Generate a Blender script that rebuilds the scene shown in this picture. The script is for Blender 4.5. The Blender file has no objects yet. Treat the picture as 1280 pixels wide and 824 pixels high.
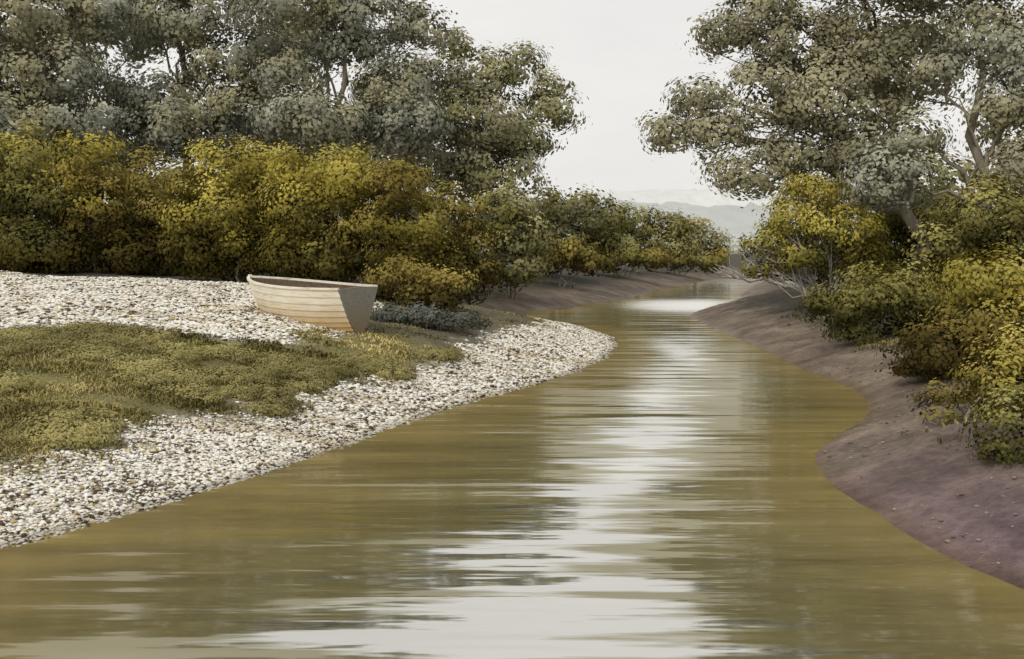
import bpy, math
import numpy as np
rng = np.random.default_rng(11)
scene = bpy.context.scene
CAMZ = 2.3
F = 1280.0
HZ = 318.0

# ------------------------------------------------------------------ helpers
def hsh(xi, yi, s):
    v = np.sin(xi*127.1 + yi*311.7 + s*74.7)*43758.5453
    return v - np.floor(v)
def vnoise(x, y, s=0):
    x = np.asarray(x, float); y = np.asarray(y, float)
    xi = np.floor(x); yi = np.floor(y); fx = x-xi; fy = y-yi
    fx = fx*fx*(3-2*fx); fy = fy*fy*(3-2*fy)
    a = hsh(xi, yi, s); b = hsh(xi+1, yi, s); c = hsh(xi, yi+1, s); d = hsh(xi+1, yi+1, s)
    return (a*(1-fx)+b*fx)*(1-fy)+(c*(1-fx)+d*fx)*fy
def fbm(x, y, s=0, o=4):
    t = 0; a = 1; n = 0
    for k in range(o):
        t = t + a*vnoise(np.asarray(x)*2**k, np.asarray(y)*2**k, s+k*3.1); n += a; a *= .5
    return t/n
def sstep(a, b, x):
    t = np.clip((x-a)/(b-a), 0, 1); return t*t*(3-2*t)
def smooth_line(P, n=6):
    P = [np.array(p, float) for p in P]; out = []
    for i in range(len(P)-1):
        p0 = P[max(i-1, 0)]; p1 = P[i]; p2 = P[i+1]; p3 = P[min(i+2, len(P)-1)]
        for k in range(n):
            t = k/n
            out.append(0.5*((2*p1)+(-p0+p2)*t+(2*p0-5*p1+4*p2-p3)*t*t+(-p0+3*p1-3*p2+p3)*t**3))
    out.append(P[-1]); return np.array(out)
def line_dist(L, X, Y):
    d = np.full(np.shape(X), 1e9)
    for i in range(len(L)-1):
        ax, ay = L[i]; bx, by = L[i+1]; vx, vy = bx-ax, by-ay
        t = np.clip(((X-ax)*vx+(Y-ay)*vy)/(vx*vx+vy*vy+1e-12), 0, 1)
        d = np.minimum(d, (X-ax-t*vx)**2+(Y-ay-t*vy)**2)
    return np.sqrt(d)
def inside(Pg, X, Y):
    c = np.zeros(np.shape(X), bool)
    n = len(Pg)
    for i in range(n):
        x1, y1 = Pg[i]; x2, y2 = Pg[(i+1) % n]
        if y1 == y2: continue
        c ^= ((y1 > Y) != (y2 > Y)) & (X < (x2-x1)*(Y-y1)/(y2-y1)+x1)
    return c
def sdist(Pg, X, Y):
    L = np.vstack([Pg, Pg[:1]])
    d = line_dist(L, X, Y)
    return np.where(inside(Pg, X, Y), d, -d)

# ------------------------------------------------------------------ river plan (metres)
LS = smooth_line([(-12,-40),(-9,-8),(-6.2,2),(-4.7,6.2),(-4.04,8.09),(-3.63,8.75),(-3.2,9.5),(-2.77,10.4),(-2.2,11.9),
      (-1.5,13.9),(-.5,16.4),(.95,19.4),(2.2,23.6),(2.75,27.2),(2.45,30.4),(1.2,33),(0,35.5),(.1,39),(2.2,44),
      (6.3,54.5),(12.7,77),(21.8,101),(36,120),(70,140),(160,165)], 4)
RS = smooth_line([(160,140),(55,112),(26,94),(15.2,66),(11.6,52),(8.9,45.3),(6.9,39.3),(6.4,33.8),(6.16,26.3),(5.85,20.2),
      (5.85,17.3),(5.2,14.9),(4.15,12.97),(3.5,11.7),(3.2,10.1),(3.26,8.87),(3.3,7.8),(3.5,6.9),(4.0,5),(5.5,0),(8,-9),(12,-40)], 4)
WP = np.vstack([LS, RS])
def shore(X, Y):
    wob = (fbm(X*1.1, Y*1.1, 5)-.5)*.35 + (fbm(X*.35, Y*.35, 8)-.5)*.4
    ins = inside(WP, X, Y)
    dl = line_dist(LS, X, Y); dr = line_dist(RS, X, Y)
    sd = np.where(ins, -np.minimum(dl, dr), np.minimum(dl, dr)) + wob*np.clip(np.minimum(dl, dr)*3+.25, 0, 1)
    return sd, dl, dr
def height(X, Y, S=None):
    X = np.asarray(X, float); Y = np.asarray(Y, float)
    sd, dl, dr = S if S is not None else shore(X, Y)
    p = np.maximum(sd, 0)
    hl = 1.8*(1-np.exp(-p/6.2)); hr = 1.2*(1-np.exp(-p/3.4))
    w = sstep(-2, 2, dr-dl)
    h = hl*w+hr*(1-w)
    h = h + (fbm(X*.5, Y*.5, 3)-.5)*.22*np.clip(p/2.5, 0, 1) + (fbm(X*2.3, Y*2.3, 4)-.5)*.07*np.clip(p, 0, 1)
    h = h + np.clip(Y-70, 0, 400)*.004*np.clip(p/20, 0, 1)
    return np.where(sd > 0, h, np.maximum(sd*.22, -.8))
def ground_pt(px, py):
    px = np.asarray(px, float); py = np.asarray(py, float)
    z = np.zeros_like(px)+.4
    for _ in range(40):
        d = (CAMZ-z)*F/(py-HZ); X = (px-640)/F*d
        z = z*.6+height(X, d)*.4
    return np.stack([X, d], -1)

# ------------------------------------------------------------------ mesh building
def mesh_np(name, V, Fc, col=None, smooth=False, attr='tint'):
    me = bpy.data.meshes.new(name)
    V = np.ascontiguousarray(V, np.float32); Fc = np.ascontiguousarray(Fc, np.int32)
    me.vertices.add(len(V)); me.vertices.foreach_set('co', V.ravel())
    me.loops.add(Fc.size); me.loops.foreach_set('vertex_index', Fc.ravel())
    me.polygons.add(len(Fc)); me.polygons.foreach_set('loop_start', np.arange(0, Fc.size, Fc.shape[1], dtype=np.int32))
    me.update(calc_edges=True)
    if smooth: me.polygons.foreach_set('use_smooth', np.ones(len(Fc), bool))
    if col is not None:
        a = me.color_attributes.new(attr, 'FLOAT_COLOR', 'POINT')
        c = np.ones((len(V), 4), np.float32); c[:, :col.shape[1]] = col
        a.data.foreach_set('color', c.ravel())
    return me
def add_obj(name, me, parent=None, mat=None, label=None, category=None, kind=None, group=None):
    o = bpy.data.objects.new(name, me); scene.collection.objects.link(o)
    if mat is not None and me is not None: me.materials.append(mat)
    if parent is not None: o.parent = parent
    if label: o['label'] = label
    if category: o['category'] = category
    if kind: o['kind'] = kind
    if group: o['group'] = group
    return o
def tube(pts, rad, sides=7):
    pts = np.array(pts, float); n = len(pts); V = []
    for i in range(n):
        d = pts[min(i+1, n-1)]-pts[max(i-1, 0)]; d /= np.linalg.norm(d)+1e-9
        up = np.array([0, 0, 1.]) if abs(d[2]) < .9 else np.array([1., 0, 0])
        a = np.cross(d, up); a /= np.linalg.norm(a); b = np.cross(d, a)
        for k in range(sides):
            t = 2*math.pi*k/sides
            V.append(pts[i]+rad[i]*(a*math.cos(t)+b*math.sin(t)))
    Fc = []
    for i in range(n-1):
        for k in range(sides):
            k2 = (k+1) % sides
            Fc.append((i*sides+k, i*sides+k2, (i+1)*sides+k2, (i+1)*sides+k))
    return np.array(V), np.array(Fc)
class Acc:
    def __init__(s): s.V = []; s.F = []; s.C = []; s.n = 0
    def add(s, V, Fc, C=None):
        s.V.append(V); s.F.append(Fc+s.n); s.n += len(V)
        if C is not None: s.C.append(C)
    def mesh(s, name, smooth=False):
        return mesh_np(name, np.vstack(s.V), np.vstack(s.F), np.vstack(s.C) if s.C else None, smooth)

# ------------------------------------------------------------------ node helpers
def mat_new(name):
    m = bpy.data.materials.new(name); m.use_nodes = True
    m.node_tree.nodes.clear(); return m, m.node_tree.nodes, m.node_tree.links
def N(ns, t, **k):
    n = ns.new(t)
    for a, b in k.items(): setattr(n, a, b)
    return n
def mixc(ns, ls, f, a, b, mode='MIX'):
    n = ns.new('ShaderNodeMix'); n.data_type = 'RGBA'; n.blend_type = mode
    for s, v in ((0, f), (6, a), (7, b)):
        if isinstance(v, bpy.types.NodeSocket): ls.new(v, n.inputs[s])
        elif s == 0: n.inputs[0].default_value = v
        else: n.inputs[s].default_value = (*v, 1)
    return n.outputs[2]
def ramp(ns, ls, fac, stops, interp='LINEAR'):
    r = ns.new('ShaderNodeValToRGB'); r.color_ramp.interpolation = interp
    e = r.color_ramp.elements
    while len(e) < len(stops): e.new(.5)
    for i, (p, c) in enumerate(stops):
        e[i].position = p; e[i].color = (*c, 1) if len(c) == 3 else c
    ls.new(fac, r.inputs[0]); return r.outputs[0]
def g(v): return (v, v, v)
def noise(ns, ls, vec, scale, detail=4, rough=.55):
    n = ns.new('ShaderNodeTexNoise'); n.inputs['Scale'].default_value = scale
    n.inputs['Detail'].default_value = detail; n.inputs['Roughness'].default_value = rough
    ls.new(vec, n.inputs['Vector']); return n.outputs['Fac']

def foliage_mat(name, lo=.78, hi=1.2):
    m, ns, ls = mat_new(name)
    at = N(ns, 'ShaderNodeAttribute', attribute_name='tint')
    tc = ns.new('ShaderNodeTexCoord')
    nz = noise(ns, ls, tc.outputs['Object'], .7, 0)
    br = ramp(ns, ls, nz, [(.3, g(lo)), (.7, g(hi))])
    c = mixc(ns, ls, 1.0, at.outputs['Color'], br, 'MULTIPLY')
    d = ns.new('ShaderNodeBsdfDiffuse'); ls.new(c, d.inputs[0])
    o = ns.new('ShaderNodeOutputMaterial'); ls.new(d.outputs[0], o.inputs[0]); return m
M_leaf = foliage_mat('foliage')
M_shrub = foliage_mat('shrub_foliage', .66, 1.25)
def plain_mat(name, c1, c2, scale, rough=.8, bump=.3, stretch=(1, 1, 1)):
    m, ns, ls = mat_new(name)
    tc = ns.new('ShaderNodeTexCoord'); mp = ns.new('ShaderNodeMapping'); mp.inputs['Scale'].default_value = stretch
    ls.new(tc.outputs['Object'], mp.inputs[0])
    nz = noise(ns, ls, mp.outputs[0], scale, 6, .65)
    c = ramp(ns, ls, nz, [(.3, c1), (.7, c2)])
    p = ns.new('ShaderNodeBsdfPrincipled'); p.inputs['Roughness'].default_value = rough
    p.inputs['Specular IOR Level'].default_value = .25
    ls.new(c, p.inputs['Base Color'])
    if bump:
        b = ns.new('ShaderNodeBump'); b.inputs['Strength'].default_value = bump; b.inputs['Distance'].default_value = .02
        ls.new(nz, b.inputs['Height']); ls.new(b.outputs[0], p.inputs['Normal'])
    o = ns.new('ShaderNodeOutputMaterial'); ls.new(p.outputs[0], o.inputs[0]); return m
M_bark = plain_mat('bark', (.15, .13, .10), (.30, .27, .21), 5, .9, .6, (1, 1, .25))
M_pale = plain_mat('pale_bark', (.26, .235, .2), (.64, .61, .56), 5, .85, .5, (1, 1, .4))

# ------------------------------------------------------------------ foliage
PAL = {
 'grey':  [(.245,.235,.14), (.33,.315,.20), (.39,.375,.255)],
 'blue':  [(.24,.245,.18), (.31,.318,.245), (.375,.383,.305)],
 'moss':  [(.19,.185,.08), (.29,.28,.135), (.38,.365,.2)],
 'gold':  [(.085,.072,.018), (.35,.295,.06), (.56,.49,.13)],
 'olive': [(.06,.057,.02), (.21,.195,.06), (.36,.335,.12)],
 'rust':  [(.07,.054,.018), (.24,.19,.05), (.39,.32,.095)],
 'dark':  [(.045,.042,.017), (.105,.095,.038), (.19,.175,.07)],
 'lime':  [(.15,.135,.03), (.38,.35,.08), (.56,.53,.16)],
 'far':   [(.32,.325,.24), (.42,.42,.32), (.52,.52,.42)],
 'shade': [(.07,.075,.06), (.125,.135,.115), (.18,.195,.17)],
}
def unit(a): return a/(np.linalg.norm(a, axis=-1, keepdims=True)+1e-9)
def leaves(lobes, leaf, density, pals, seed, clumpr, groundz=None, inner=.45, base_shade=False):
    r = np.random.default_rng(seed)
    VV, CC, tips = [], [], []
    pa = np.array(PAL[pals[0]]); pb = np.array(PAL[pals[1]])
    zt = max(c[2]+rad[2] for c, rad in lobes)
    var = .5 if base_shade else .4
    for (c, rad) in lobes:
        c = np.array(c); rad = np.array(rad); rm = (rad[0]+rad[1]+rad[2])/3
        S = 4*math.pi*rm*rm
        cr = min(clumpr, rm*.6)
        nc = max(9, int(S/(cr*cr*1.5)))
        nl = int(density*S/(leaf*leaf))
        dc = unit(r.normal(size=(nc, 3)))
        rr = inner+(1.04-inner)*r.random((nc, 1))**.6
        cc = c+dc*rad*rr
        csz = cr*(.45+.9*r.random(nc)); crv = r.random(nc)
        tips.append(cc)
        w = csz**2*np.where(dc[:, 1] > .35, .4, 1); idx = r.choice(nc, int(nl*.85), p=w/w.sum()); nl = len(idx)
        dn = unit(r.normal(size=(nl, 3)))
        rag = 1+.28*np.sin(dn[:, :1]*7+crv[idx][:, None]*20)*np.cos(dn[:, 1:2]*6+dn[:, 2:]*5)
        pos = cc[idx]+dn*(csz[idx][:, None]*(.35+.65*r.random((nl, 1))**.7)*rag)*np.array([1, 1, .75])
        nor = unit(dn*.75+dc[idx]*1.0+r.normal(size=(nl, 3))*.15+np.array([0, 0, .3]))
        ta = unit(np.cross(nor, unit(r.normal(size=(nl, 3))))); tb = np.cross(nor, ta)
        s = leaf*(.5+.9*r.random((nl, 1))**1.5)
        dn2, idx2 = dn, idx
        if groundz is not None:
            keep = pos[:, 2] > groundz
            pos, nor, ta, tb, s, dn2, idx2 = pos[keep], nor[keep], ta[keep], tb[keep], s[keep], dn[keep], idx[keep]
        q = np.stack([pos-ta*s, pos+tb*s*.65+nor*s*.05, pos+ta*s, pos-tb*s*.65+nor*s*.05], 1)
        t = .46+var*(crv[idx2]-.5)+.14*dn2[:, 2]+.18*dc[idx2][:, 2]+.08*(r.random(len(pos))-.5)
        if base_shade: t = t+.08-.66*(1-sstep(.12, .78, pos[:, 2]/zt))  # shade low in the shrub is painted into the leaf colours
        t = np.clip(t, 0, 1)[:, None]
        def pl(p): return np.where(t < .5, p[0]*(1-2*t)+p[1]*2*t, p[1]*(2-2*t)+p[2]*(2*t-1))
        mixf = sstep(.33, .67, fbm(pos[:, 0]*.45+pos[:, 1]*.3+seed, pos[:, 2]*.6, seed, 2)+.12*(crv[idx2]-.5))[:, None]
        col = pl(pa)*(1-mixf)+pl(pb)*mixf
        VV.append(q.reshape(-1, 3)); CC.append(np.repeat(col, 4, 0))
    V = np.vstack(VV); C = np.vstack(CC)
    return V, np.arange(len(V)).reshape(-1, 4), C, tips
def wig(a, b, n, amp, r, sag=0):
    a = np.array(a, float); b = np.array(b, float); L = np.linalg.norm(b-a); out = []
    off = r.normal(size=(n+1, 3))*amp*L; off[0] = 0; off[-1] = 0
    for i in range(n+1):
        t = i/n; p = a*(1-t)+b*t+off[i]; p[2] += sag*L*4*t*(1-t)*.25; out.append(p)
    return np.array(out)
def px2w(px, py, d): return np.array([(px-640)/F*d, d, CAMZ-(py-HZ)/F*d])

def plant(kind, basepx, d, lobes_px, pals, leaf, label, category, group, density=1.5, clump=.55, seed=1,
          trunk_r=.2, bark=None, nstem=1, depthk=.9, inner=.45, reach=5, dj=.35):
    r = np.random.default_rng(seed*7+1)
    bx = (basepx-640)/F*d; bz = float(height(np.array([bx]), np.array([d]))[0])
    base = np.array([bx, d, bz])
    lobes = []
    for (px, py, rx, rz) in lobes_px:
        dd = d+r.uniform(-1, 1)*dj*rx/F*d
        c = px2w(px, py, d); c[1] = dd
        s = d/F
        lobes.append((c-base, (rx*s, max(rx, rz)*s*depthk, rz*s)))
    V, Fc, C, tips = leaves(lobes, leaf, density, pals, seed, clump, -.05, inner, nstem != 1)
    root = bpy.data.objects.new(kind, None); scene.collection.objects.link(root)
    root.location = base; root['label'] = label; root['category'] = category
    if group: root['group'] = group
    acc = Acc()
    cs = np.array([l[0] for l in lobes])
    if nstem == 1:
        top = cs[:, :].mean(0)*[.5, .5, 0]+np.array([0, 0, cs[:, 2].max()*.92])
        tr = wig([0, 0, -.3], top, 10, .018, r)
        rad = np.linspace(trunk_r, trunk_r*.22, 11); rad[0] *= 1.5
        acc.add(*tube(tr, rad, 10))
        for k, c in enumerate(cs):
            hz = np.clip(c[2]*.62, top[2]*.22, top[2]*.85); i = int(np.argmin(abs(tr[:, 2]-hz)))
            L = wig(tr[i], c, 6, .045, r, .25); r0 = rad[i]*.5
            acc.add(*tube(L, np.linspace(r0, r0*.3, 7), 6))
            tp = tips[k]; sel = r.choice(len(tp), min(len(tp), reach*2), replace=False)
            for q in sel:
                j = r.integers(3, 7)
                acc.add(*tube(wig(L[j], tp[q], 4, .07, r, .1), np.linspace(r0*.33, .008+.05*r0, 5), 4))
        pn = 'trunk'
    else:
        for k, c in enumerate(cs):
            for q in range(2):
                st = np.array([r.normal()*.22, r.normal()*.22, -.15])
                L = wig(st, c*np.array([.9, .9, .9])+r.normal(size=3)*.15, 6, .05, r, .3)
                acc.add(*tube(L, np.linspace(trunk_r, trunk_r*.35, 7), 5))
                tp = tips[k]; sel = r.choice(len(tp), min(len(tp), reach), replace=False)
                for w in sel:
                    acc.add(*tube(wig(L[r.integers(2, 6)], tp[w], 4, .07, r, .1), np.linspace(trunk_r*.4, .008, 5), 4))
        pn = 'stem'
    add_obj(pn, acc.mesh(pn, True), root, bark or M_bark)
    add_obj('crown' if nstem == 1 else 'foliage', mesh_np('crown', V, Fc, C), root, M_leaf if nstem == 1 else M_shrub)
    return root

GT = 'tall grey-green riverside trees'; GS = 'golden shrubs along the river banks'; GF = 'small trees along the far bank'
lt = 'tall grey-green tree with ragged crown behind golden shrubs'
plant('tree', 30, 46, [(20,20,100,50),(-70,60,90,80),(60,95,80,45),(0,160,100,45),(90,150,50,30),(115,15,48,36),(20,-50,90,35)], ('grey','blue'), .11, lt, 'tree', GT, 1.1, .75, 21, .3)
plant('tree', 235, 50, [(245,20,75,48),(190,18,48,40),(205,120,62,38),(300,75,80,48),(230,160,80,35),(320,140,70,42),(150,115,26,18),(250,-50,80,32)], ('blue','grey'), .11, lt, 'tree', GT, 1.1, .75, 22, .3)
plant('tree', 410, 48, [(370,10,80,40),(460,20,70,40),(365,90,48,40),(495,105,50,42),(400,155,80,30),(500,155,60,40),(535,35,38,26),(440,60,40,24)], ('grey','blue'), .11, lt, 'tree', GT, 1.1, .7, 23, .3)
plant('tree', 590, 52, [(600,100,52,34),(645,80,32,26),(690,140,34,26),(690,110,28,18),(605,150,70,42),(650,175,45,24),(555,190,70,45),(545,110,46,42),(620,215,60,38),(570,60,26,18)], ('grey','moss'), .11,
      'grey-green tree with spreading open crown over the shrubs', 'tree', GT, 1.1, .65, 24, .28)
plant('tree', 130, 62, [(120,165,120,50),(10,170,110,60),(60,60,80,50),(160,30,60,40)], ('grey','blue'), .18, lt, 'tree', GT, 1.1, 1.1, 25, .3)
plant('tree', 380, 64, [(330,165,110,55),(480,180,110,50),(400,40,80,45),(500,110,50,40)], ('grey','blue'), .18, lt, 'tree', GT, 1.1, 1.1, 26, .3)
# far bank trees
plant('tree', 690, 60, [(665,262,50,28),(720,262,42,26),(640,290,50,32),(700,300,60,28),(755,275,38,24),(745,305,30,18)], ('moss','olive'), .125,
      'small olive tree on the muddy far bank', 'tree', GF, 1.2, .7, 31, .2)
plant('tree', 795, 80, [(790,278,36,19),(828,286,34,17),(780,305,40,20),(835,308,32,16)], ('moss','olive'), .15,
      'small olive tree on the muddy far bank', 'tree', GF, 1.2, .8, 32, .2)
plant('tree', 868, 98, [(862,290,30,17),(890,303,22,14),(850,311,30,14),(897,320,20,11)], ('moss','rust'), .17,
      'small brownish tree at the river bend', 'tree', GF, 1.0, .9, 33, .2)
# left shrubs
gs = 'dense golden-yellow shrub at the edge of the gravel bank'
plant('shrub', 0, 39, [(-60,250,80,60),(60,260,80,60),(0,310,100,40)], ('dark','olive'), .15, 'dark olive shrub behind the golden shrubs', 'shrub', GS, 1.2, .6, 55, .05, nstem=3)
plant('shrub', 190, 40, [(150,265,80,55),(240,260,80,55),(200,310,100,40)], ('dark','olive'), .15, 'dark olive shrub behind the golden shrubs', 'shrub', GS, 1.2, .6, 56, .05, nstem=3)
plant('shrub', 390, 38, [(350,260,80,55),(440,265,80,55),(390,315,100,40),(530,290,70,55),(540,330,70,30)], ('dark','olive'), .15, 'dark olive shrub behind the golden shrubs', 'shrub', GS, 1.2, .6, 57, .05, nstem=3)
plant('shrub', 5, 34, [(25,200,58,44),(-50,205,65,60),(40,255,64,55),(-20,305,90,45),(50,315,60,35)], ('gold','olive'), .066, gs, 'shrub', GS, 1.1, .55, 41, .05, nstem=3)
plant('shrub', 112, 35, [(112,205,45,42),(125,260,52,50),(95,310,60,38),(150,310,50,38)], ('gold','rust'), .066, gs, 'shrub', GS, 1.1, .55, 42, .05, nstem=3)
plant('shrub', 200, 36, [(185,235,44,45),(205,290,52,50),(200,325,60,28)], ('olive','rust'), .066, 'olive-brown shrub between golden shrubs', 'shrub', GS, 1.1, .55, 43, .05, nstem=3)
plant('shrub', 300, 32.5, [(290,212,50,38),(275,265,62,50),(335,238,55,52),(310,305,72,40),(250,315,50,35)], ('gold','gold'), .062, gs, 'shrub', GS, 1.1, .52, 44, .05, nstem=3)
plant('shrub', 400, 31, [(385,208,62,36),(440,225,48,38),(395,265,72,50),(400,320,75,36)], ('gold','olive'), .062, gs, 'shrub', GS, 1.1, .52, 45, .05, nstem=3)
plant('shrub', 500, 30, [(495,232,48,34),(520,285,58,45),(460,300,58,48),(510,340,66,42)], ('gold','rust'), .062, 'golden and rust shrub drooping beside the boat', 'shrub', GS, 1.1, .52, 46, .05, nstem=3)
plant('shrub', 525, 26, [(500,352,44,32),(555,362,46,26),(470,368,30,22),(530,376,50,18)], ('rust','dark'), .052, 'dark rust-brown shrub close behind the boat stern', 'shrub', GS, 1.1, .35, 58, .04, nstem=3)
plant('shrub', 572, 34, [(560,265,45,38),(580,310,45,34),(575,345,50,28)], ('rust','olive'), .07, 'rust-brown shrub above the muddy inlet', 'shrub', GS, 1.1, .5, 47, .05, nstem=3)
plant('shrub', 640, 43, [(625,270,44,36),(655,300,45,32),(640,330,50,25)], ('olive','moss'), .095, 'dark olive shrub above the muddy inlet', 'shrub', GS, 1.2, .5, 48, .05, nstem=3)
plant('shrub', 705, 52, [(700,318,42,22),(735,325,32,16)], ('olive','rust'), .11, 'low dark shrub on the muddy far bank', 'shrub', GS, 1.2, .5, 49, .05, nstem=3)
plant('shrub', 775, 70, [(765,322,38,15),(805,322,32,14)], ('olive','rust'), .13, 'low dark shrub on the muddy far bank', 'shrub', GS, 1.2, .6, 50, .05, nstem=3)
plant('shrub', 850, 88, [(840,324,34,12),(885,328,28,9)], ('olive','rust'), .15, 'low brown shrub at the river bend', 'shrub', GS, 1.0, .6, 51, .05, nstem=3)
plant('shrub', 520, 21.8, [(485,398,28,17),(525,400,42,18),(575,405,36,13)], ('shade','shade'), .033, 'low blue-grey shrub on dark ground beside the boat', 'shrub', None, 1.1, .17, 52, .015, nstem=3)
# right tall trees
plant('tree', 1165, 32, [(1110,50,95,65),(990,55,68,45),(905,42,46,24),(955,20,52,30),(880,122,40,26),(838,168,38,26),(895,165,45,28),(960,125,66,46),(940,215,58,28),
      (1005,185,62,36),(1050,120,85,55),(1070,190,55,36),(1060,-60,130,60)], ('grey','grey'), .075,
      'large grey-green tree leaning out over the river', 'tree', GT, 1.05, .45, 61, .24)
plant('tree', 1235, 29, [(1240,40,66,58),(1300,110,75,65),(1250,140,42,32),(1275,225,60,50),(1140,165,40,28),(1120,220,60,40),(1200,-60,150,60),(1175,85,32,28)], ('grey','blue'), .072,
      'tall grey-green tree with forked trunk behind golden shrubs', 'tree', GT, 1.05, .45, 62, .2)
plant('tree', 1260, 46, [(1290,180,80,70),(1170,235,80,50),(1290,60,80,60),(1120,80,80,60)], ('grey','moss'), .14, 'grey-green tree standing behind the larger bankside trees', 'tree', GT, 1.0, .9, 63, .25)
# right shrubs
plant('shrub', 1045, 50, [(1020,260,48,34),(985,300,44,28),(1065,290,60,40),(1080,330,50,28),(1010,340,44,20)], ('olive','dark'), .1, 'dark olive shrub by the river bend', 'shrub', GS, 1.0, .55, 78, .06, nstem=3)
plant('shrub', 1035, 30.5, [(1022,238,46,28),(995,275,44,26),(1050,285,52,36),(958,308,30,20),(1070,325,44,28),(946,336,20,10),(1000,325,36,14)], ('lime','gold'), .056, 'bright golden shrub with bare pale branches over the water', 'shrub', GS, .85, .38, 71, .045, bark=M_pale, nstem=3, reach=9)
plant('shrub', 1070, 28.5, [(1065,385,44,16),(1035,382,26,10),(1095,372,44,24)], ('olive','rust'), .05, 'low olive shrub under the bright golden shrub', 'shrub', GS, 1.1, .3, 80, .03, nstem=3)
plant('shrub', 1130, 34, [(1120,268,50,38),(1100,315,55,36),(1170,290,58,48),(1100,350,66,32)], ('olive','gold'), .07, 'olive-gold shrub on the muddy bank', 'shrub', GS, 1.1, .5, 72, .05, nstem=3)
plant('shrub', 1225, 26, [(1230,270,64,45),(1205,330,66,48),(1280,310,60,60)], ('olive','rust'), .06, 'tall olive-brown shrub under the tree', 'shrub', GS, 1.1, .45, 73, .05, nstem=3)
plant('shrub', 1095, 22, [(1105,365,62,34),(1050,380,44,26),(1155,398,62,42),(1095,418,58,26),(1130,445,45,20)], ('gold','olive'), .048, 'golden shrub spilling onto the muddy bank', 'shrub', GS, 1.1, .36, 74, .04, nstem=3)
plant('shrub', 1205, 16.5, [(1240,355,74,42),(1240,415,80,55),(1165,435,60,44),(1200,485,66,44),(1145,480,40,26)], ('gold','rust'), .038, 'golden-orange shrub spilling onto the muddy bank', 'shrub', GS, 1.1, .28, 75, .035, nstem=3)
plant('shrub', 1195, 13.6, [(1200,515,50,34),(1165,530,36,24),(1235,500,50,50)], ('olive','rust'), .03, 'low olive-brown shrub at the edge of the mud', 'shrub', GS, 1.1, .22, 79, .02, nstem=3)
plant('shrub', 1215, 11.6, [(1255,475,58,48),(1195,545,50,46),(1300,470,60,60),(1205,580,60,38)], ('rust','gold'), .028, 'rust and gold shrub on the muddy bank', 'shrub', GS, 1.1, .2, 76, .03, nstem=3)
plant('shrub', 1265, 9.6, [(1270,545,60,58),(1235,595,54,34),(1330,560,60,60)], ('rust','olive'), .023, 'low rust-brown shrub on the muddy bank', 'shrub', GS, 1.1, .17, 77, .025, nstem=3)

# ------------------------------------------------------------------ dead branch at bend
r = np.random.default_rng(5); acc = Acc()
root = bpy.data.objects.new('dead_branch', None); scene.collection.objects.link(root)
bz = float(height(np.array([10.9]), np.array([41.]))[0]); root.location = (10.9, 41., bz)
root['label'] = 'bare bleached fallen branch on the bank over the water'; root['category'] = 'branch'
main = wig([1.2,0,-.1], [-2.6,-.4,.7], 8, .04, r, .3); acc.add(*tube(main, np.linspace(.11,.03,9), 8))
for k in range(18):
    i = r.integers(1, 8); e = main[i]+np.array([r.uniform(-1.2,.6), r.uniform(-.6,.6), r.uniform(.2,1.1)])
    acc.add(*tube(wig(main[i], e, 4, .08, r), np.linspace(.045,.012,5), 5))
add_obj('branch', acc.mesh('branch', True), root, M_pale)

# ------------------------------------------------------------------ zones
grassP = ground_pt([-500,-200,0,110,210,300,370,430,480,530,560,545,490,410,370,330,250,190,175,100,0,-250,-700],
                   [405,404,414,410,416,426,424,416,418,426,438,452,470,482,500,510,516,526,548,568,582,640,740])
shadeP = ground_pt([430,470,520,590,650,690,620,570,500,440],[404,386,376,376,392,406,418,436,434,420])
def zones(X, Y, S=None):
    sd, dl, dr = S if S is not None else shore(X, Y)
    left = dl < dr
    gn = (fbm(X*1.6, Y*1.6, 21)-.5)*1.3+(fbm(X*5, Y*5, 22)-.5)*.8
    gr = sstep(-.65, .45, sdist(grassP, X, Y)+gn*.9)
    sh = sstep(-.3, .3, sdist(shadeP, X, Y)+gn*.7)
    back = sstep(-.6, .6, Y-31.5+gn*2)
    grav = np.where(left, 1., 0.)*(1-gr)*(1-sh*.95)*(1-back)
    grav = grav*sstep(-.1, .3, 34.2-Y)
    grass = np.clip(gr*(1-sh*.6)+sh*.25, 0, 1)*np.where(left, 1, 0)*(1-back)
    mud = np.where(left, sstep(3.2, 1.8, sd)*back*.8, sstep(2.5, .8, sd+gn*1.3))
    return grav, grass, mud, sd, left

# ------------------------------------------------------------------ terrain
def geo(a, b, n, p=2.2): t = np.linspace(0, 1, n)**p; return a+(b-a)*t
xs = np.unique(np.concatenate([geo(-15, -700, 50, 2.6), np.arange(-15, 12, .13), geo(12, 900, 70, 2.6)]))
ys = np.unique(np.concatenate([geo(4, -60, 12), np.arange(4, 38, .15), geo(38, 900, 120, 2.4)]))
GX, GY = np.meshgrid(xs, ys); nx, ny = len(xs), len(ys)
X = GX.ravel(); Y = GY.ravel(); S = shore(X, Y); Z = height(X, Y, S)
gv, gs_, md, sd, lf = zones(X, Y, S)
Z = Z+np.where(sd > .05, gv*(fbm(X*9, Y*9, 9, 2)-.5)*.035+(~lf)*(fbm(X*5, Y*5, 19, 3)-.5)*.08*np.clip(sd, 0, 1), 0)
ii = np.arange(nx*ny).reshape(ny, nx)
Fq = np.stack([ii[:-1, :-1], ii[:-1, 1:], ii[1:, 1:], ii[1:, :-1]], -1).reshape(-1, 4)
wet = np.clip(1-sd/.55, 0, 1)
col = np.stack([gv, gs_, md, wet], -1)
me = mesh_np('ground', np.stack([X, Y, Z], -1), Fq, col, True, 'zone')
m, ns, ls = mat_new('ground')
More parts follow.
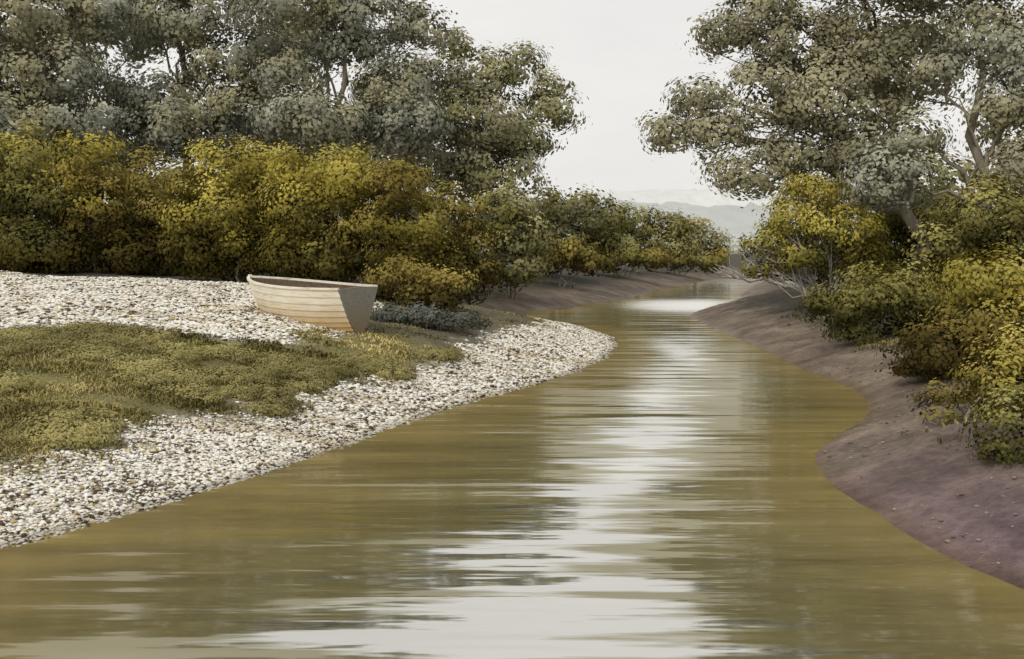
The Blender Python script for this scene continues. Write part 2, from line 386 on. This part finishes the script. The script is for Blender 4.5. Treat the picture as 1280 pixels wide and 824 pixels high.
at = N(ns, 'ShaderNodeAttribute', attribute_name='zone'); sp = ns.new('ShaderNodeSeparateColor'); ls.new(at.outputs['Color'], sp.inputs[0])
tc = ns.new('ShaderNodeTexCoord'); co = tc.outputs['Object']
vo = ns.new('ShaderNodeTexVoronoi'); vo.inputs['Scale'].default_value = 26; ls.new(co, vo.inputs['Vector'])
sv = ns.new('ShaderNodeSeparateColor'); ls.new(vo.outputs['Color'], sv.inputs[0])
gcol = ramp(ns, ls, sv.outputs[0], [(0,(.12,.095,.06)),(.14,(.32,.26,.17)),(.22,(.5,.42,.28)),(.28,(.68,.64,.55)),(.4,(.82,.79,.71))], 'CONSTANT')
edge = ramp(ns, ls, vo.outputs['Distance'], [(.35, g(1)), (.7, g(.62))])
gcol = mixc(ns, ls, 1, gcol, edge, 'MULTIPLY')
n1 = noise(ns, ls, co, 1.2, 6); n2 = noise(ns, ls, co, 9, 6, .7); n3 = noise(ns, ls, co, .45, 3)
grc = ramp(ns, ls, n1, [(.3,(.12,.11,.045)),(.55,(.24,.215,.09)),(.75,(.34,.29,.14))])
mc = ramp(ns, ls, n1, [(.28,(.115,.095,.075)),(.5,(.215,.18,.145)),(.72,(.34,.29,.225))])
sy_ = ns.new('ShaderNodeSeparateXYZ'); ls.new(co, sy_.inputs[0])
mr = ns.new('ShaderNodeMapRange'); mr.inputs[1].default_value = 12.5; mr.inputs[2].default_value = 8; ls.new(sy_.outputs[1], mr.inputs[0])
lav = mixc(ns, ls, mr.outputs[0], (.97,.90,.88), (.90,.76,1.0))
mp = mixc(ns, ls, ramp(ns, ls, n3, [(.3, g(0)), (.52, g(1))]), (1, 1, .93), lav)
mc = mixc(ns, ls, 1, mc, mp, 'MULTIPLY')
mc = mixc(ns, ls, .7, mc, ramp(ns, ls, n2, [(.35, g(.55)), (.65, g(1.2))]), 'MULTIPLY')
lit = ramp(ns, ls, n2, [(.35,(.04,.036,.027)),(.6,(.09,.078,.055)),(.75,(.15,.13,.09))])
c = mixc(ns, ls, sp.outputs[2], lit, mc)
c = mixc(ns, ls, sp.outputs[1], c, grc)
c = mixc(ns, ls, sp.outputs[0], c, gcol)
wr = ramp(ns, ls, at.outputs['Alpha'], [(.5, (1, 1, 1)), (.95, (.8,.7,.56))])
c = mixc(ns, ls, 1, c, wr, 'MULTIPLY')
p = ns.new('ShaderNodeBsdfPrincipled'); ls.new(c, p.inputs['Base Color'])
rr = ramp(ns, ls, at.outputs['Alpha'], [(.3, g(.85)), (.9, g(.4))]); ls.new(rr, p.inputs['Roughness'])
p.inputs['Specular IOR Level'].default_value = .25
b1 = ns.new('ShaderNodeBump'); b1.inputs['Strength'].default_value = .9; b1.inputs['Distance'].default_value = .07; ls.new(n2, b1.inputs['Height'])
ls.new(b1.outputs[0], p.inputs['Normal'])
o = ns.new('ShaderNodeOutputMaterial'); ls.new(p.outputs[0], o.inputs[0])
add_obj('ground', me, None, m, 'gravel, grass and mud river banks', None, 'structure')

# ------------------------------------------------------------------ pebbles
def ico():
    t = (1+5**.5)/2
    v = np.array([(-1,t,0),(1,t,0),(-1,-t,0),(1,-t,0),(0,-1,t),(0,1,t),(0,-1,-t),(0,1,-t),(t,0,-1),(t,0,1),(-t,0,-1),(-t,0,1)], float)
    f = np.array([(0,11,5),(0,5,1),(0,1,7),(0,7,10),(0,10,11),(1,5,9),(5,11,4),(11,10,2),(10,7,6),(7,1,8),(3,9,4),(3,4,2),(3,2,6),(3,6,8),(3,8,9),(4,9,5),(2,4,11),(6,2,10),(8,6,7),(9,8,1)])
    return unit(v), f
STC = np.array([(.88,.86,.79),(.85,.82,.74),(.74,.70,.61),(.46,.41,.32),(.25,.20,.14),(.5,.39,.18),(.11,.085,.06),(.33,.26,.17),(.66,.57,.32),(.38,.31,.34)])
STP = np.array([.50,.22,.05,.02,.05,.03,.13,.03,.03,.02]); STP = STP/STP.sum()
def pebbles(n, x0, x1, y0, y1, smin, smax, prim, seed, right=False):
    r = np.random.default_rng(seed)
    X = r.uniform(x0, x1, n); Y = r.uniform(y0, y1, n)
    k0 = abs(X) < Y*.56+1; X, Y = X[k0], Y[k0]; n = len(X)
    S = shore(X, Y)
    gv, gs_, md, sd, lf = zones(X, Y, S)
    patch = fbm(X*1.3, Y*1.3, 33)
    if right: k = (~lf) & (sd > .1) & (patch*md > r.uniform(.35, 1.2, n))
    else: k = (gv*(.55+patch) > r.uniform(.2, .95, n)) & (sd > -.12)
    Z = height(X, Y, S)
    X, Y, sd, patch, Z = X[k], Y[k], sd[k], patch[k], Z[k]; n = len(X)
    s = smin*(smax/smin)**(r.random(n)**1.8)
    Z = Z+s*.18
    v, f = prim; m = len(v)
    jit = 1+r.normal(size=(n, m, 1))*.08
    sc = np.stack([s*(.8+.5*r.random(n)), s*(.7+.4*r.random(n)), s*(.34+.25*r.random(n))], -1)
    a = r.uniform(0, 6.28, n); ca, sa = np.cos(a)[:, None], np.sin(a)[:, None]
    P = v[None]*jit*sc[:, None]
    px, py = P[..., 0]*ca-P[..., 1]*sa, P[..., 0]*sa+P[..., 1]*ca
    P = np.stack([px+X[:, None], py+Y[:, None], P[..., 2]+Z[:, None]], -1)
    ci = r.choice(len(STC), n, p=STP)
    clus = fbm(X*3, Y*4, 93, 2) > .6
    ci = np.where(clus & (r.random(n) < .2), 6, ci)
    col = STC[ci]*(.92+.16*r.random((n, 1)))
    if right: col = np.array([.24,.2,.16])*(.5+.9*r.random((n, 1)))
    else: col = col*(1-.28*sstep(.58, .72, fbm(X*.9, Y*2.2, 91))[:, None]*np.array([.8,.95,1.2]))
    col = np.clip(col, 0, .87)*np.clip(.55+sd/.3, .6, 1)[:, None]
    return P.reshape(-1, 3), (f[None]+(np.arange(n)*m)[:, None, None]).reshape(-1, 3), np.repeat(col, m, 0), n
acc = Acc(); I1 = ico()
for a in [(90000,-8,0,7,13,.010,.032,I1,1),(110000,-6,4,13,34,.015,.046,I1,2),(80000,-17,-2,15,34,.018,.055,I1,3)]:
    V, Fc, C, n = pebbles(*a); acc.add(V, Fc, C)
V, Fc, C, n = pebbles(26000, 2, 9, 6, 30, .008, .03, I1, 4, True); acc.add(V, Fc, C)
m, ns, ls = mat_new('pebble')
at = N(ns, 'ShaderNodeAttribute', attribute_name='tint'); tc = ns.new('ShaderNodeTexCoord')
nz = noise(ns, ls, tc.outputs['Object'], 45, 2)
c = mixc(ns, ls, 1, at.outputs['Color'], ramp(ns, ls, nz, [(.3, g(.88)), (.65, g(1.06))]), 'MULTIPLY')
p = ns.new('ShaderNodeBsdfDiffuse'); ls.new(c, p.inputs[0]); o = ns.new('ShaderNodeOutputMaterial'); ls.new(p.outputs[0], o.inputs[0])
add_obj('gravel', acc.mesh('gravel', True), None, m, 'white, grey and ochre pebbles covering the river bank', 'gravel', 'stuff')

# ------------------------------------------------------------------ grass and low herbs
def grass(n, x0, x1, y0, y1, hmin, hmax, wid, seed, thr=.35, right=False):
    r = np.random.default_rng(seed)
    X = r.uniform(x0, x1, n); Y = r.uniform(y0, y1, n)
    k0 = abs(X) < Y*.56+1; X, Y = X[k0], Y[k0]; n = len(X)
    S = shore(X, Y)
    gv, gs_, md, sd, lf = zones(X, Y, S)
    tuft = fbm(X*1.9, Y*1.9, 41, 3)
    if right: k = (~lf) & (sd > .8) & ((1-md)*(.4+tuft)*sstep(6, 3, sd) > r.uniform(thr-.1, thr+.4, n))
    else: k = (gs_*(.4+tuft) > r.uniform(thr-.3, thr+.4, n))
    Z = height(X, Y, S)-.01
    X, Y, tuft, Z, gg = X[k], Y[k], tuft[k], Z[k], gs_[k]; n = len(X)
    h = (hmin+(hmax-hmin)*r.random(n))*(.35+1.2*sstep(.35, .7, tuft))
    if not right: h = h*(.5+.5*gg)
    a = r.uniform(0, 6.28, n); ln = r.uniform(.3, 1.1, n)*h
    dx, dy = np.cos(a), np.sin(a); b = a+1.57+r.normal(size=n)*.4; wx, wy = np.cos(b)*wid, np.sin(b)*wid
    base = np.stack([X, Y, Z], -1); W = np.stack([wx, wy, 0*wx], -1)
    mid = base+np.stack([dx*ln*.35, dy*ln*.35, h*.6], -1); tip = base+np.stack([dx*ln, dy*ln, h*(.9-.3*ln/h)], -1)
    V = np.stack([base-W, base+W, mid+W*.9, mid-W*.9, tip+W*.3, tip-W*.3], 1).reshape(-1, 3)
    i = (np.arange(n)*6)[:, None]
    Fc = np.stack([i+[0,1,2,3], i+[3,2,4,5]], 1).reshape(-1, 4)
    t = np.clip(.45+(fbm(X*.8, Y*.8, 55)-.5)*3+(r.random(n)-.5)*.3, 0, 1)[:, None]
    A = np.array([.13,.115,.04]); B = np.array([.32,.28,.105]); Cc = np.array([.47,.40,.18])
    if right: A, B, Cc = A*.5, B*.5, Cc*.6
    c = np.where(t < .5, A*(1-2*t)+B*2*t, B*(2-2*t)+Cc*(2*t-1))
    return V, Fc, np.repeat(c, 6, 0), n
acc = Acc()
for a in [(120000,-8,1,8,16,.02,.075,.008,1),(160000,-15,2,16,33,.03,.085,.012,2),(60000,3,12,7,30,.02,.09,.01,3,.35,True)]:
    V, Fc, C, n = grass(*a); acc.add(V, Fc, C)
r = np.random.default_rng(8); X = r.uniform(-15, 1.5, 6000); Y = r.uniform(8.5, 30, 6000)
k = abs(X) < Y*.56+1; X, Y = X[k], Y[k]; S = shore(X, Y); gg = zones(X, Y, S)[1]
k = (gg > .75) & (fbm(X*.9, Y*.9, 61) > .5); X, Y = X[k][:300], Y[k][:300]; Z = height(X, Y)
lobes = [((x, y, z+.01), (s*1.5, s*1.5, s*.35)) for x, y, z, s in zip(X, Y, Z, r.uniform(.12, .3, len(X)))]
V, Fc, C, _ = leaves(lobes, .018, .7, ('moss','moss'), 9, .09)
acc.add(V, Fc, C*np.array([1.05,.97,.8]))
add_obj('grass', acc.mesh('grass'), None, foliage_mat('grass_blades', .62, 1.22), 'olive and straw coloured low grass on the gravel bank', 'grass', 'stuff')

# ------------------------------------------------------------------ water
xs = np.unique(np.concatenate([geo(-9, -60, 12), np.arange(-9, 9, .2), geo(9, 260, 70, 1.8)]))
ys = np.unique(np.concatenate([geo(3, -60, 12), np.arange(3, 50, .2), geo(50, 300, 70, 1.8)]))
GX, GY = np.meshgrid(xs, ys); nx, ny = len(xs), len(ys); X = GX.ravel(); Y = GY.ravel()
sd, dl, dr = shore(X, Y); ii = np.arange(nx*ny).reshape(ny, nx)
Fq = np.stack([ii[:-1, :-1], ii[:-1, 1:], ii[1:, 1:], ii[1:, :-1]], -1).reshape(-1, 4)
dep = -sd
sh = np.where(dl < dr, sstep(3.0, .0, dep), sstep(1.8, .0, dep))
Yk = [3, 5.5, 6.6, 7.5, 8.5, 11, 14, 16, 20, 24, 32, 40, 46, 60, 90]
Ck = [-.1, -.1, -.05, .1, .45, 1.35, 1.95, 2.2, 3.0, 3.95, 5.4, 6.7, 7.9, 11, 20]
Wk = [2.2, 1.25, .95, .8, .68, .45, .38, .4, .42, .5, .7, 1.0, 2.4, 3.5, 8]
cx_ = np.interp(Y, Yk, Ck); wk = np.interp(Y, Yk, Wk)
sky_ribbon = np.clip((wk-abs(X-cx_))/np.maximum(.9, wk*1.2)*.5+.5, 0, 1)  # bright sky-reflection ribbon, put into the water's colour and gloss
ruf_glint = np.exp(-((Y-46)/6)**2)*np.exp(-((X-8)/3.5)**2)*1.3+np.exp(-((Y-17)/.7)**2)*np.exp(-((X-2.5)/.8)**2)*.8+np.exp(-((Y-24)/4)**2)*np.exp(-((X-3.9)/.6)**2)*.7+np.exp(-((Y-11.5)/.8)**2)*np.exp(-((X-1.4)/.7)**2)*.5
me = mesh_np('river_water', np.stack([X, Y, 0*X], -1), Fq, np.stack([sh, ruf_glint, sky_ribbon], -1), True, 'shallow')
m, ns, ls = mat_new('water')
at = N(ns, 'ShaderNodeAttribute', attribute_name='shallow'); tc = ns.new('ShaderNodeTexCoord')
sp = ns.new('ShaderNodeSeparateColor'); ls.new(at.outputs['Color'], sp.inputs[0]); SH, RU, RB = sp.outputs[0], sp.outputs[1], sp.outputs[2]
def mapn(scale, sc, det, rough=.5):
    mp = ns.new('ShaderNodeMapping'); mp.inputs['Scale'].default_value = scale; ls.new(tc.outputs['Object'], mp.inputs[0])
    return noise(ns, ls, mp.outputs[0], sc, det, rough)
def mth(op, a, b):
    n = ns.new('ShaderNodeMath'); n.operation = op
    for i, v in enumerate((a, b)):
        if isinstance(v, (int, float)): n.inputs[i].default_value = v
        else: ls.new(v, n.inputs[i])
    return n.outputs[0]
w1 = mapn((.20, 1.5, 1), 1.0, 2); w2 = mapn((1.0, 5.5, 1), 1.0, 2); w3 = mapn((.10, .45, 1), 1, 2)
calm = mapn((.07, .35, 1), 1, 2); strk = mapn((.35, 3.4, 1), 1, 4, .6)
cn = mapn((.3, 1.6, 1), 1, 5, .6)
ribm = ramp(ns, ls, mth('ADD', RB, mth('MULTIPLY', mth('SUBTRACT', strk, .5), 2.6)), [(.40, g(0)), (.66, g(1))])
cc = mixc(ns, ls, ribm, (.15,.132,.06), (.155,.15,.11))
cc = mixc(ns, ls, SH, cc, (.205,.16,.065))
cc = mixc(ns, ls, 1, cc, ramp(ns, ls, cn, [(.3, g(.7)), (.7, g(1.25))]), 'MULTIPLY')
d = ns.new('ShaderNodeBsdfDiffuse'); ls.new(cc, d.inputs[0])
gl = ns.new('ShaderNodeBsdfGlossy')
ls.new(mixc(ns, ls, ribm, (.9,.87,.72), (1.0,.99,.95)), gl.inputs[0])
ls.new(mth('ADD', mth('MULTIPLY', RU, .32), .06), gl.inputs['Roughness'])
cs_ = ramp(ns, ls, calm, [(.35, g(.5)), (.6, g(1))])
hh = mth('ADD', mth('MULTIPLY', mth('ADD', mth('MULTIPLY', w1, 1.0), mth('MULTIPLY', w2, .12)), cs_), mth('MULTIPLY', w3, 1.3))
bp = ns.new('ShaderNodeBump'); bp.inputs['Strength'].default_value = 1; bp.inputs['Distance'].default_value = .045
ls.new(hh, bp.inputs['Height']); ls.new(bp.outputs[0], gl.inputs['Normal'])
fr = ns.new('ShaderNodeFresnel'); fr.inputs['IOR'].default_value = 1.5; ls.new(bp.outputs[0], fr.inputs['Normal'])
fac = mth('ADD', mth('MULTIPLY', fr.outputs[0], .2), mth('ADD', .25, mth('MULTIPLY', ribm, .42)))
fac = mth('MULTIPLY', fac, mth('SUBTRACT', 1.0, mth('MULTIPLY', SH, .45)))
fac = mth('MINIMUM', mth('ADD', fac, mth('MULTIPLY', RU, .45)), 1.0)  # glint patches: extra sky reflection put in where the water is ruffled
mx = ns.new('ShaderNodeMixShader'); ls.new(fac, mx.inputs[0]); ls.new(d.outputs[0], mx.inputs[1]); ls.new(gl.outputs[0], mx.inputs[2])
o = ns.new('ShaderNodeOutputMaterial'); ls.new(mx.outputs[0], o.inputs[0])
add_obj('river_water', me, None, m, 'calm brown-green river reflecting trees and pale sky', None, 'structure')

# ------------------------------------------------------------------ hills
def hill(y0, y1, yc, wid, top, amp, seed, c1, c2, label):
    xs = np.linspace(-500, 700, 900); ys = np.linspace(y0, y1, 60); GX, GY = np.meshgrid(xs, ys); X = GX.ravel(); Y = GY.ravel()
    Z = (top+amp*(fbm(X*.010, Y*.004, seed)-.5)*2)*np.exp(-((Y-yc)/wid)**2)+(fbm(X*.22, Y*.16, seed+1, 3)-.5)*4
    ii = np.arange(len(X)).reshape(len(ys), len(xs))
    Fq = np.stack([ii[:-1, :-1], ii[:-1, 1:], ii[1:, 1:], ii[1:, :-1]], -1).reshape(-1, 4)
    add_obj('hill', mesh_np('hill', np.stack([X, Y, Z], -1), Fq, None, True), None, plain_mat('hazy_hill', c1, c2, .05, 1, 0), label, None, 'structure')
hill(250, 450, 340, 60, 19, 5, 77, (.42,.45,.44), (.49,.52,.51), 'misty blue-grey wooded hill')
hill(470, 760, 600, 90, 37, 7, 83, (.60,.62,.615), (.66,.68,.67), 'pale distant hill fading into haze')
r = np.random.default_rng(3); lobes = []
for k in range(90):
    x = r.uniform(22, 120); y = 150+x*.25+r.uniform(0, 50)
    rr_ = r.uniform(1.2, 2.4); lobes.append(((x, y, r.uniform(.8, 3.0)), (rr_*1.3, rr_, rr_*.9)))
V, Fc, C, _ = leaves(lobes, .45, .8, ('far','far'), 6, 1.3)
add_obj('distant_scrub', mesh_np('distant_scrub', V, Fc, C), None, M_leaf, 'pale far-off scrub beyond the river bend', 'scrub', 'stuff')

# ------------------------------------------------------------------ boat
L = 3.25
def bm(u):
    return .67-.21*((.45-u)/.45)**1.8 if u < .45 else .67*max(1-((u-.45)/.55)**2.2, 0)**.85
def keel(u): return .02+.05*u**5+.04*(1-u)**6
def sheer(u): return .92+.17*u**2.0+.02*(1-u)**2
def sec(u, t, off=0):
    z = keel(u)+(sheer(u)-keel(u))*t**1.15
    w = max(bm(u), .0)*t**(.46+.42*u*u+.30*(1-u)**4)+.012+off
    x = L*(u-.20*(1-t)**1.35*u**3.2)
    return x, w, z
NU = 36; NP = 9
us = [i/NU for i in range(NU+1)]
tk = [(k/NP)**1.3 for k in range(NP+1)]
V = []; Fc = []
for side in (1, -1):
    st = len(V); cols = 2*NP
    for u in us:
        for k in range(NP):
            x, w, z = sec(u, tk[k], .018*min(1, tk[k]*30)); V.append((x, side*w, z-.004))
            x, w, z = sec(u, tk[k+1], 0); V.append((x, side*w, z))
    for i in range(NU):
        for k in range(cols-1):
            a = st+i*cols+k; q = (a, a+1, a+cols+1, a+cols)
            Fc.append(q[::-1] if side < 0 else q)
def paint(name, base, wear, stain):
    m, ns, ls = mat_new(name)
    tc = ns.new('ShaderNodeTexCoord'); mp = ns.new('ShaderNodeMapping'); mp.inputs['Scale'].default_value = (1, 4, 7); ls.new(tc.outputs['Object'], mp.inputs[0])
    n1 = noise(ns, ls, mp.outputs[0], 2.5, 7, .7); n2 = noise(ns, ls, tc.outputs['Object'], 3, 5, .6)
    c = ramp(ns, ls, n1, [(.33, wear), (.5, base), (1, base)])
    sx = ns.new('ShaderNodeSeparateXYZ'); ls.new(tc.outputs['Object'], sx.inputs[0])
    ad = ns.new('ShaderNodeMath'); ad.operation = 'MULTIPLY_ADD'; ls.new(n2, ad.inputs[0]); ad.inputs[1].default_value = -.4; ls.new(sx.outputs[2], ad.inputs[2])
    f = ramp(ns, ls, ad.outputs[0], [(0, g(.95)), (.15, g(.7)), (.55, g(0))])
    c = mixc(ns, ls, f, c, stain)
    p = ns.new('ShaderNodeBsdfPrincipled'); p.inputs['Roughness'].default_value = .6; p.inputs['Specular IOR Level'].default_value = .3
    ls.new(c, p.inputs['Base Color'])
    b = ns.new('ShaderNodeBump'); b.inputs['Strength'].default_value = .4; b.inputs['Distance'].default_value = .01; ls.new(n1, b.inputs['Height']); ls.new(b.outputs[0], p.inputs['Normal'])
    o = ns.new('ShaderNodeOutputMaterial'); ls.new(p.outputs[0], o.inputs[0]); return m
M_hull = paint('weathered_white_paint', (.90,.86,.74), (.72,.61,.43), (.62,.43,.19))
M_trans = paint('weathered_shaded_paint', (.22,.21,.175), (.16,.14,.11), (.19,.15,.09))  # darker than the hull: the stern's shade is put into its paint
M_wood = plain_mat('weathered_wood', (.06,.042,.03), (.17,.13,.09), 6, .75, .4, (1, 6, 6))
def pymesh(name, V, Fc):
    me = bpy.data.meshes.new(name); me.from_pydata([tuple(map(float, v)) for v in V], [], [tuple(map(int, f)) for f in Fc]); me.validate(); me.update(); return me
boat = bpy.data.objects.new('rowing_boat', None); scene.collection.objects.link(boat)
boat['label'] = 'weathered white clinker rowing boat beached on pale gravel'; boat['category'] = 'boat'
hull = add_obj('hull', pymesh('hull', V, Fc), boat, M_hull)
hull.data.materials.append(M_wood)
sm = hull.modifiers.new('thick', 'SOLIDIFY'); sm.thickness = .022; sm.offset = -1; sm.material_offset = 1
ts = np.linspace(0, 1, 13)**1.4
outl = [(sec(0, t)[1], sec(0, t)[2]) for t in ts]
zt = sheer(0)
ring = [(w+.012, z) for w, z in outl]+[(0.16, zt+.02), (0, zt+.03), (-.16, zt+.02)]+[(-w-.012, z) for w, z in outl[::-1]]
n = len(ring)
V = [(-.035, w, z) for w, z in ring]+[(.012, w, z) for w, z in ring]
Fc = [tuple(range(n))[::-1], tuple(range(n, 2*n))]+[(i, (i+1) % n, n+(i+1) % n, n+i) for i in range(n)]
add_obj('transom', pymesh('transom', V, Fc), boat, M_trans, 'weathered flat stern board with shade painted into its grey')
def sweep(path, wid, hgt):
    V = []; Fc = []
    P = np.array(path); n = len(P)
    for i in range(n):
        d = P[min(i+1, n-1)]-P[max(i-1, 0)]; nn = np.array([-d[1], d[0], 0]); nn /= np.linalg.norm(nn)+1e-9
        for a, b in ((-1,-1),(1,-1),(1,1),(-1,1)): V.append(P[i]+nn*wid/2*a+np.array([0, 0, hgt/2*b]))
    for i in range(n-1):
        for k in range(4): Fc.append((i*4+k, i*4+(k+1)%4, (i+1)*4+(k+1)%4, (i+1)*4+k))
    Fc += [(3,2,1,0), tuple((n-1)*4+k for k in range(4))]
    return np.array(V), Fc
VV = []; FF = []
for s in (1, -1):
    path = [(sec(u, 1)[0], s*(sec(u, 1)[1]+.002), sec(u, 1)[2]+.012) for u in us]
    v, f = sweep(path, .055, .04); FF += [tuple(i+len(VV) for i in q) for q in f]; VV += list(v)
add_obj('gunwale', pymesh('gunwale', VV, FF), boat, paint('rail_paint', (.84,.79,.66), (.5,.41,.28), (.6,.5,.35)))
path = []
for t in np.linspace(1.06, 0, 16):
    x, w, z = sec(1, min(t, 1)); path.append((x+.015, 0, z+max(0, t-1)*.9))
kp = [(sec(u, 0)[0], 0, sec(u, 0)[2]-.02) for u in np.linspace(.98, 0, 20)]
def bar(path, w, dpt):
    V = []; Fc = []; P = np.array(path); n = len(P)
    for i in range(n):
        d = P[min(i+1, n-1)]-P[max(i-1, 0)]; d /= np.linalg.norm(d); nn = np.array([-d[2], 0, d[0]])
        for a, b in ((-1,-1),(1,-1),(1,1),(-1,1)): V.append(P[i]+np.array([0, w/2*a, 0])+nn*dpt/2*b)
    for i in range(n-1):
        for k in range(4): Fc.append((i*4+k, i*4+(k+1)%4, (i+1)*4+(k+1)%4, (i+1)*4+k))
    Fc += [(3,2,1,0), tuple((n-1)*4+k for k in range(4))]
    return V, Fc
v, f = bar(path, .05, .07); add_obj('stem_post', pymesh('stem_post', v, f), boat, M_hull)
v, f = bar(kp, .05, .08); add_obj('keel', pymesh('keel', v, f), boat, M_hull)
for (u, wd) in ((.08, .26), (.40, .24), (.72, .22)):
    z = .64; a = u-wd/L/2; b_ = u+wd/L/2
    def ww(u_):
        t = ((z-keel(u_))/(sheer(u_)-keel(u_)))**(1/1.15); return sec(u_, t)[1]-.03
    pts = [(a*L, -ww(max(a, 0))), (b_*L, -ww(b_)), (b_*L, ww(b_)), (a*L, ww(max(a, 0)))]
    pts = [(max(x, .02), y) for x, y in pts]
    V = [(x, y, z) for x, y in pts]+[(x, y, z+.03) for x, y in pts]
    Fc = [(3,2,1,0),(4,5,6,7)]+[(i, (i+1) % 4, 4+(i+1) % 4, 4+i) for i in range(4)]
    add_obj('seat', pymesh('seat', V, Fc), boat, M_wood)
sx, sy = -2.87, 19.2
ang = math.radians(141)
h0 = float(height(np.array([sx]), np.array([sy]))[0])
boat.location = (sx, sy, h0-.09)
boat.rotation_euler = (math.radians(-2), math.radians(-.2), ang)

# ------------------------------------------------------------------ world, sun, camera
w = bpy.data.worlds.new('World'); scene.world = w; w.use_nodes = True
ns, ls = w.node_tree.nodes, w.node_tree.links; ns.clear()
SE, SA = math.radians(42), math.radians(-148)
sky = ns.new('ShaderNodeTexSky'); sky.sky_type = 'NISHITA'; sky.sun_disc = False
sky.sun_elevation = SE; sky.sun_rotation = SA; sky.dust_density = 4; sky.air_density = 1
tc = ns.new('ShaderNodeTexCoord')
mp = ns.new('ShaderNodeMapping'); mp.inputs['Scale'].default_value = (1, 1, 3); ls.new(tc.outputs['Generated'], mp.inputs[0])
nz = noise(ns, ls, mp.outputs[0], 1.8, 6, .6)
cloud = ramp(ns, ls, nz, [(.3,(8.1,8.0,7.8)),(.7,(9.9,9.6,9.15))])
c = mixc(ns, ls, .9, sky.outputs[0], cloud)
bg = ns.new('ShaderNodeBackground'); bg.inputs[1].default_value = .1; ls.new(c, bg.inputs[0])
o = ns.new('ShaderNodeOutputWorld'); ls.new(bg.outputs[0], o.inputs[0])
sl = bpy.data.lights.new('sun', 'SUN'); sl.energy = 1.4; sl.angle = math.radians(20); sl.color = (1, .92, .78)
so = bpy.data.objects.new('sun', sl); scene.collection.objects.link(so)
from mathutils import Vector
dirn = Vector((math.sin(SA)*math.cos(SE), math.cos(SA)*math.cos(SE), math.sin(SE)))
so.rotation_euler = dirn.to_track_quat('Z', 'Y').to_euler(); so.location = (0, 0, 30)
cam = bpy.data.cameras.new('camera'); co_ = bpy.data.objects.new('camera', cam); scene.collection.objects.link(co_)
co_.location = (0, 0, CAMZ); co_.rotation_euler = (math.radians(90), 0, 0)
cam.lens = 36; cam.sensor_width = 36; cam.shift_y = -94/1280; cam.clip_end = 3000; cam.clip_start = .1
scene.camera = co_
scene.view_settings.view_transform = 'Standard'; scene.view_settings.look = 'None'; scene.view_settings.exposure = 0
